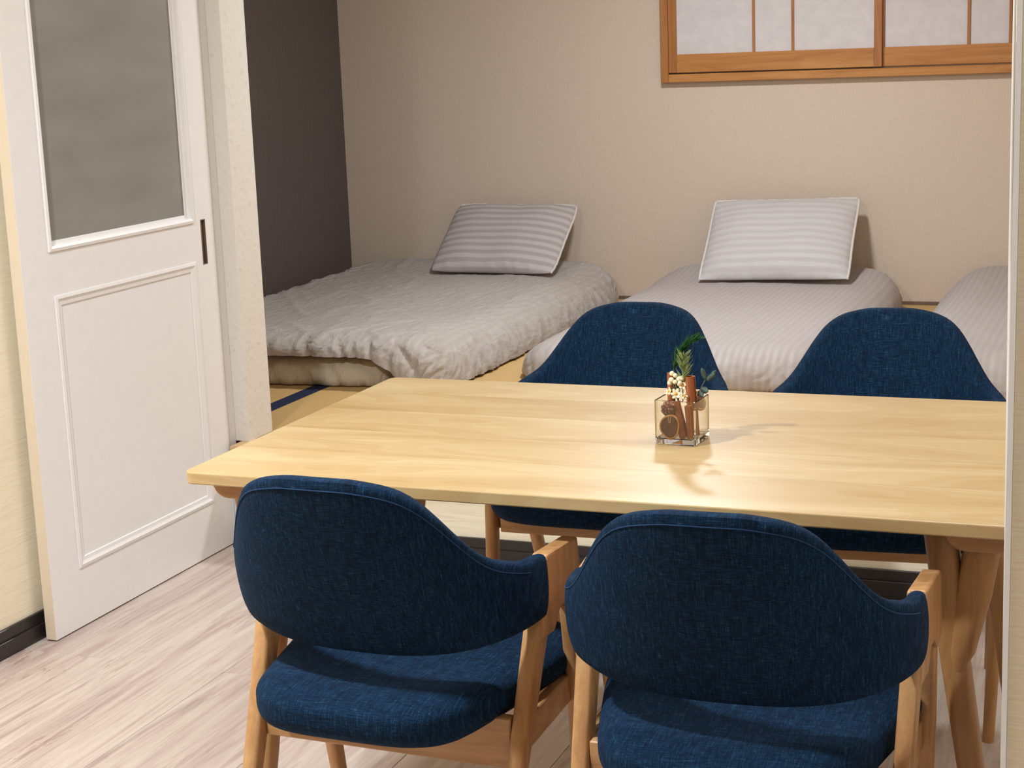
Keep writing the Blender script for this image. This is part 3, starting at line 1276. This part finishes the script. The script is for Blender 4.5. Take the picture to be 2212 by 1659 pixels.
def make_chair(label):
    r = empty('dining_chair', label=label, cat='chair', group='blue fabric armchairs around the table')
    seat_mesh(r)
    backrest_mesh(r)
    zt = .640
    for s in (-1, 1):
        def X(z, y=0):        # the side frame leans outward towards the top
            return s * (.221 + .018 * z / .64)
        # arm block, polygon in (y,z)
        poly = [(.024, zt), (.128, zt), (.134, .60), (.144, .545), (.112, .525), (.090, .545), (.064, .545), (.040, .512), (-.014, .512)]
        xo, xi = X(.6) + s * .014, X(.6) - s * .014
        blk = prism('armrest', poly, 0, min(xo, xi), max(xo, xi), M['leg_wood'], r, .004, 2)
        # splay the block slightly outward at the front
        for v in blk.data.vertices:
            v.co.x += s * max(0, v.co.y) * .09
        # rear and front leg
        bar('leg', [(X(.60), .044, .60), (X(.53), .012, .53), (X(.4), -.040, .40), (X(.2), -.120, .20), (X(0), -.200, 0)],
            [(.0285, .046), (.0285, .054), (.0285, .042), (.027, .033), (.023, .025)], M['leg_wood'], r, 18, [5, 5, 4, 2.8, 2.2], flat_ends=True)
        bar('leg', [(X(.53) + s * .010, .124, .54), (X(.4) + s * .010, .152, .40), (X(.2) + s * .008, .184, .20), (X(0) + s * .006, .210, 0)],
            [(.026, .040), (.028, .036), (.028, .033), (.023, .025)], M['leg_wood'], r, 18, [4, 3, 2.4, 2.1], flat_ends=True)
        # side rail under the seat
        poly = [(-.035, .345), (.150, .355), (.150, .402), (-.035, .398)]
        xo, xi = X(.37) + s * .008 - s * .002, X(.37) - s * .012
        prism('side_rail', poly, 0, min(xo, xi), max(xo, xi), M['rail_wood'], r, .002, 1)
    # rear and front rails
    for nm, y, zl, zh in (('rear_rail', -.052, .320, .402), ('front_rail', .160, .352, .406)):
        w = .217
        poly = [(-w, zl), (w, zl), (w, zh), (-w, zh)]
        prism(nm, poly, 1, y - .010, y + .010, M['rail_wood'], r, .002, 1)
    return r


chairs = [
    (-1.117, 2.264, math.radians(-1.5), 'blue fabric armchair in the left foreground, its back to the viewer'),
    (-.545, 2.222, math.radians(1.5), 'blue fabric armchair in the right foreground, its back to the viewer'),
    (-1.135, 3.450, math.radians(180 + 1), 'blue fabric armchair on the far side of the table, behind the glass vase'),
    (-.540, 3.440, math.radians(180 + 4.5), 'blue fabric armchair on the far side of the table, nearest the right wall'),
]
proto = make_chair(chairs[0][3])
for i, (cx, cy_, rz, lab) in enumerate(chairs):
    o = proto if i == 0 else copy_tree(proto)
    o.location = (cx, cy_, 0)
    o.rotation_euler = (0, 0, rz)
    o['label'] = lab

# ---------------------------------------------------------------- vase and dried arrangement
VX, VY, VZ, VR = -.772, 2.722, TZ, math.radians(-4)


def V(x_, y, z):
    c, s = math.cos(VR), math.sin(VR)
    return Vector((VX + x_ * c - y * s, VY + x_ * s + y * c, VZ + z))


def vase():
    h, H_, t, bt = .0375, .078, .003, .010
    bm = bmesh.new()
    def ring(w, z):
        r = min(.004, w * .3)
        pts = []
        for cx, cy_, a0 in ((w - r, w - r, 0), (-w + r, w - r, PI / 2), (-w + r, -w + r, PI), (w - r, -w + r, 1.5 * PI)):
            for k in range(4):
                a = a0 + k * PI / 6
                pts.append(bm.verts.new((cx + r * math.cos(a), cy_ + r * math.sin(a), z)))
        return pts
    R_ = [ring(h - .002, .0006), ring(h, .003), ring(h, H_ - .001), ring(h - .001, H_), ring(h - t + .001, H_), ring(h - t, H_ - .001), ring(h - t, bt + .002), ring(h - t - .003, bt)]
    for a, b_ in zip(R_, R_[1:]):
        n = len(a)
        for i in range(n):
            bm.faces.new((a[i], a[(i + 1) % n], b_[(i + 1) % n], b_[i]))
    bm.faces.new(R_[0][::-1])
    bm.faces.new(R_[-1])
    o = bm_obj('glass_vase', bm, M['glass'])
    smooth_by_angle(o, 35)
    o.location = (VX, VY, VZ)
    o.rotation_euler = (0, 0, VR)
    tag(o, 'small square clear glass vase standing on the pale tabletop', 'vase')


vase()


def cinnamon(a, b_, r, label):
    a, b_ = V(*a), V(*b_)
    n = 10
    # rolled bark: spiral section
    d = (b_ - a).normalized()
    u, v = frame_axes(d, Vector((1, 0, 0)))
    sec = []
    for k in range(26):
        t = k / 25
        ang = t * 2 * PI * 1.35
        rr = r * (1 - .28 * t)
        sec.append((rr * math.cos(ang), rr * math.sin(ang)))
    for k in range(25, -1, -1):
        t = k / 25
        ang = t * 2 * PI * 1.35
        rr = r * (1 - .28 * t) - r * .16
        sec.append((rr * math.cos(ang), rr * math.sin(ang)))
    rings = []
    L = (b_ - a).length
    for i in range(n + 1):
        c = a + d * L * i / n
        w = 1 + .05 * noise.noise((i * .7, r * 900, a.x * 50))
        rings.append([c + u * x_ * w + v * y * w for x_, y in sec])
    vs, fs = loft(rings)
    o = mesh_obj('cinnamon_stick', vs, fs, M['cinnamon'])
    smooth_by_angle(o, 50)
    tag(o, label, 'cinnamon stick', 'cinnamon sticks in the glass vase')


cinnamon((-.021, .004, .012), (-.022, .008, .118), .0074, 'tall cinnamon stick at the left of the vase arrangement')
cinnamon((.022, -.004, .012), (.017, -.004, .116), .0090, 'tall cinnamon stick standing right of the cream flowers')
cinnamon((.010, -.018, .011), (-.007, -.014, .072), .0090, 'slanted cinnamon stick inside the glass beside the orange slice')
cinnamon((.023, -.020, .011), (.019, -.022, .068), .0066, 'cinnamon stick inside the glass against its right front corner')


def orange(c, rx, rz, rad, label, yaw_=0):
    r = empty('dried_orange_slice', V(*c), 0, label, 'orange slice', 'dried orange slices in the vase')
    r.rotation_euler = (rx, rz, yaw_)
    n = 40
    wob = [1 + .05 * math.sin(3 * k / n * 2 * PI + rad * 300) for k in range(n)]
    def ringp(rr, z):
        return [Vector((rr * wob[k] * math.cos(2 * PI * k / n), rr * 1.25 * wob[k] * math.sin(2 * PI * k / n), z)) for k in range(n)]
    rings = [ringp(rad * .86, .0022), ringp(rad * .98, .0026), ringp(rad, 0), ringp(rad * .98, -.0026), ringp(rad * .86, -.0022)]
    rings.append(rings[0])
    vs, fs = loft(rings, cap=False)
    mesh_obj('rind', vs, fs, M['orange_rind'], r, True)
    rings = [ringp(rad * .87, .0014), ringp(rad * .87, -.0014)]
    vs, fs = loft(rings)
    mesh_obj('flesh', vs, fs, M['orange_flesh'], r)
    bm = bmesh.new()
    for k in range(2):
        a = (1.75, 1.45)[k]
        rr = bmesh.ops.create_cube(bm, size=1)
        for v in rr['verts']:
            v.co = Matrix.Rotation(a, 4, 'Z') @ Vector((rad * (.30 + .70 * (v.co.x + .5)), v.co.y * .0013, v.co.z * .0036))
            v.co.y *= 1.2
    bm_obj('pith', bm, M['orange_rib'], r)
    return r


orange((-.012, -.0285, .031), PI / 2 - .10, .0, .0175, 'dried orange slice pressed against the front glass of the vase', .10)
orange((.0235, .014, .070), .9, .3, .0150, 'dried orange slice sticking out at the right rear of the vase', .8)


def pinecone(c, rad, label):
    bm = bmesh.new()
    for i in range(46):
        t = i / 45
        ph = i * 2.399
        z = (t - .5) * rad * 2.2
        rr = rad * math.sin(PI * (.12 + .8 * t)) * .7
        s = rad * .36
        M_ = Matrix.Translation((rr * math.cos(ph), rr * math.sin(ph), z)) @ Matrix.Rotation(ph, 4, 'Z') @ Matrix.Rotation(-.5, 4, 'Y')
        r = bmesh.ops.create_icosphere(bm, subdivisions=1, radius=1)
        for v in r['verts']:
            v.co = M_ @ Vector((v.co.x * s, v.co.y * s * .8, v.co.z * s * .28))
    r = bmesh.ops.create_icosphere(bm, subdivisions=2, radius=rad * .55)
    o = bm_obj('pinecone', bm, M['cone'], None, True)
    o.location = V(*c)
    o.rotation_euler = (1.2, .3, .5)
    tag(o, label, 'pinecone')


pinecone((-.017, -.017, .060), .0150, 'small brown pinecone inside the vase above the orange slice')


def petal_mesh(bm, M_, l, w):
    r = bmesh.ops.create_icosphere(bm, subdivisions=2, radius=1)
    for v in r['verts']:
        p_ = v.co.copy()
        v.co = M_ @ Vector((l * (p_.x + 1) * .5, w * .5 * p_.y, .0012 * p_.z + .25 * l * ((p_.x + 1) * .5) ** 2))


def flower(c, size, tilt, label, npet=5, seed=0):
    rnd = random.Random(seed)
    r = empty('dried_flower', V(*c), 0, label, 'flower', 'cream dried flowers in the vase')
    bm = bmesh.new()
    R0 = Matrix.Rotation(tilt[0], 4, 'X') @ Matrix.Rotation(tilt[1], 4, 'Y')
    for k in range(npet):
        a = k * 2 * PI / npet + rnd.random() * .3
        petal_mesh(bm, R0 @ Matrix.Rotation(a, 4, 'Z') @ Matrix.Rotation(-.35 * rnd.random(), 4, 'Y'), size, size * .62)
    bm_obj('petals', bm, M['petal'], r, True)
    bm = bmesh.new()
    bmesh.ops.create_icosphere(bm, subdivisions=2, radius=size * .27)
    for v in bm.verts:
        v.co = R0 @ (v.co + Vector((0, 0, size * .2)))
    bm_obj('pistil', bm, M['pistil'], r, True)


flower((-.004, -.016, .086), .0105, (1.1, .1), 'open cream dried flower with orange centre at the vase rim', 6, 1)
flower((.004, -.008, .100), .0095, (.9, .4), 'cream dried flower with orange centre above the rim flower', 6, 2)
flower((-.017, -.014, .089), .0085, (1.0, -.6), 'cream dried flower at the left of the vase rim', 5, 3)
flower((.011, -.018, .083), .0070, (1.3, .7), 'small white dried flower hanging over the vase rim', 5, 4)


def berries(c, spots, rad, label):
    r = empty('berry_sprig', V(*c), 0, label, 'dried berries')
    bm = bmesh.new()
    for (x_, y, z) in spots:
        q = bmesh.ops.create_icosphere(bm, subdivisions=2, radius=rad * random.uniform(.8, 1.15))
        for v in q['verts']:
            v.co += Vector((x_, y, z))
    o = bm_obj('berries', bm, M['petal'], r, True)
    o['kind'] = 'stuff'
    vs, fs = [], []
    for (x_, y, z) in spots:
        a, b_ = tube_data([(0, 0, -.03), (x_ * .5, y * .5, z * .3 - .01), (x_, y, z)], .0006, 5)
        fs += [tuple(i + len(vs) for i in f) for f in b_]
        vs += a
    mesh_obj('stems', vs, fs, M['stem'], r, True)


berries((-.004, -.006, .100), [(-.0105, 0, .020), (-.004, -.002, .017), (-.011, -.003, .009), (-.004, -.005, .006), (.002, -.001, .011), (.007, 0, .012), (.005, -.006, .005), (-.0145, 0, .003)], .0050,
        'cluster of round cream dried berries between the cinnamon sticks')


def needle_sprig(name, pts, nleaf, llen, lwid, mat, label, seed, ang=.6, cat='sprig', stem_r=.0009, start=.28):
    rnd = random.Random(seed)
    pts = [V(*p_) for p_ in pts]
    r = empty(name, pts[0], 0, label, cat)
    base = pts[0]
    loc = [p_ - base for p_ in pts]
    # sample polyline
    def at(t):
        f = t * (len(loc) - 1)
        i = min(int(f), len(loc) - 2)
        return loc[i].lerp(loc[i + 1], f - i), (loc[i + 1] - loc[i]).normalized()
    tube('stem', [at(k / 10)[0] for k in range(11)], stem_r, M['stem'], r, 5)
    vs, fs = [], []
    for k in range(nleaf):
        t = start + (1 - start) * (k + rnd.random()) / nleaf
        p_, d_ = at(min(t, 1))
        u, v = frame_axes(d_)
        ph = rnd.random() * 2 * PI
        out = (u * math.cos(ph) + v * math.sin(ph))
        dir_ = (d_ * math.cos(ang) + out * math.sin(ang)).normalized()
        L = llen * rnd.uniform(.6, 1.1) * (1.1 - .4 * t)
        sd = dir_.cross(out).normalized() * lwid / 2
        nn = dir_.cross(sd).normalized() * lwid * .18
        bend = d_ * L * .12
        P0, P1, P2 = p_, p_ + dir_ * L * .5 + nn, p_ + dir_ * L + bend
        i0 = len(vs)
        vs += [P0 - sd * .3, P0 + sd * .3, P1 + sd, P1 + nn * 1.5, P1 - sd, P2, P1 - nn * 1.2]
        fs += [(i0, i0 + 1, i0 + 2, i0 + 3), (i0, i0 + 3, i0 + 4), (i0 + 3, i0 + 2, i0 + 5), (i0 + 4, i0 + 3, i0 + 5), (i0 + 1, i0, i0 + 6), (i0 + 2, i0 + 1, i0 + 6), (i0, i0 + 4, i0 + 6), (i0 + 5, i0 + 2, i0 + 6), (i0 + 4, i0 + 5, i0 + 6)]
    o = mesh_obj('needles', vs, fs, mat, r)
    o['kind'] = 'stuff'
    return r


needle_sprig('evergreen_sprig', [(-.020, .010, .080), (-.020, .012, .118), (-.010, .012, .148), (.008, .010, .172), (.026, .006, .182)], 420, .024, .0022, M['green_dark'], 'dark green feathery sprig arching to the right above the vase', 5, .5)
needle_sprig('leafy_sprig', [(.002, .0, .070), (.002, .002, .100), (.004, .000, .128), (.006, -.002, .150)], 60, .030, .0042, M['green_pale'], 'pale green variegated sprig rising in the middle of the vase', 6, .72)


def eucalyptus():
    pts = [(.022, .004, .070), (.034, .006, .096), (.043, .006, .112), (.056, .004, .122)]
    P = [V(*p_) for p_ in pts]
    r = empty('eucalyptus_sprig', P[0], 0, 'grey-green round-leaved sprig leaning out of the vase to the right', 'sprig')
    tube('stem', [p_ - P[0] for p_ in P], .0008, M['stem'], r, 5)
    specs = [((.045, .004, .108), (.060, .002, .122), .010), ((.043, .004, .110), (.037, .0, .130), .009), ((.034, .004, .094), (.048, .0, .090), .012), ((.030, .004, .090), (.020 + .020, -.004, .082), .010), ((.052, .004, .118), (.062, .002, .127), .006)]
    for a, b_, w in specs:
        A, B = V(*a) - P[0], V(*b_) - P[0]
        d_ = (B - A)
        L = d_.length
        d_.normalize()
        sd = d_.cross(Vector((.2, -1, .15))).normalized()
        nn = d_.cross(sd).normalized()
        vs, fs = [], []
        nseg = 8
        for i in range(nseg + 1):
            t = i / nseg
            hw = w / 2 * math.sin(PI * (t * .92 + .04)) ** .6
            c = A + d_ * L * t
            vs += [c - sd * hw, c + nn * w * .12, c + sd * hw, c - nn * .0004]
        for i in range(nseg):
            for j in range(4):
                a0 = i * 4 + j
                b0 = i * 4 + (j + 1) % 4
                fs.append((a0, b0, b0 + 4, a0 + 4))
        fs += [(3, 2, 1, 0), tuple(nseg * 4 + k for k in range(4))]
        mesh_obj('leaf', vs, fs, M['green_grey'], r, True)


eucalyptus()

# ---------------------------------------------------------------- lamp housings on the ceiling (outside the frame)
for nm, (lx, ly), rr, lab in (('ceiling_lamp_housing', (-2.0, 1.30), .11, 'round white ceiling downlight over the dining area'),):
    pts = []
    vs, fs = loft([[Vector((r * math.cos(2 * PI * k / 32), r * math.sin(2 * PI * k / 32), z)) for k in range(32)] for r, z in ((rr, 0), (rr, .03), (rr - .008, .03), (rr - .008, .004))], cap=False)
    o = mesh_obj('ceiling_lamp_housing', vs, fs, M['lamp_shell'], None, True)
    o.location = (lx, ly, ZC - .032)
    tag(o, lab, 'lamp')
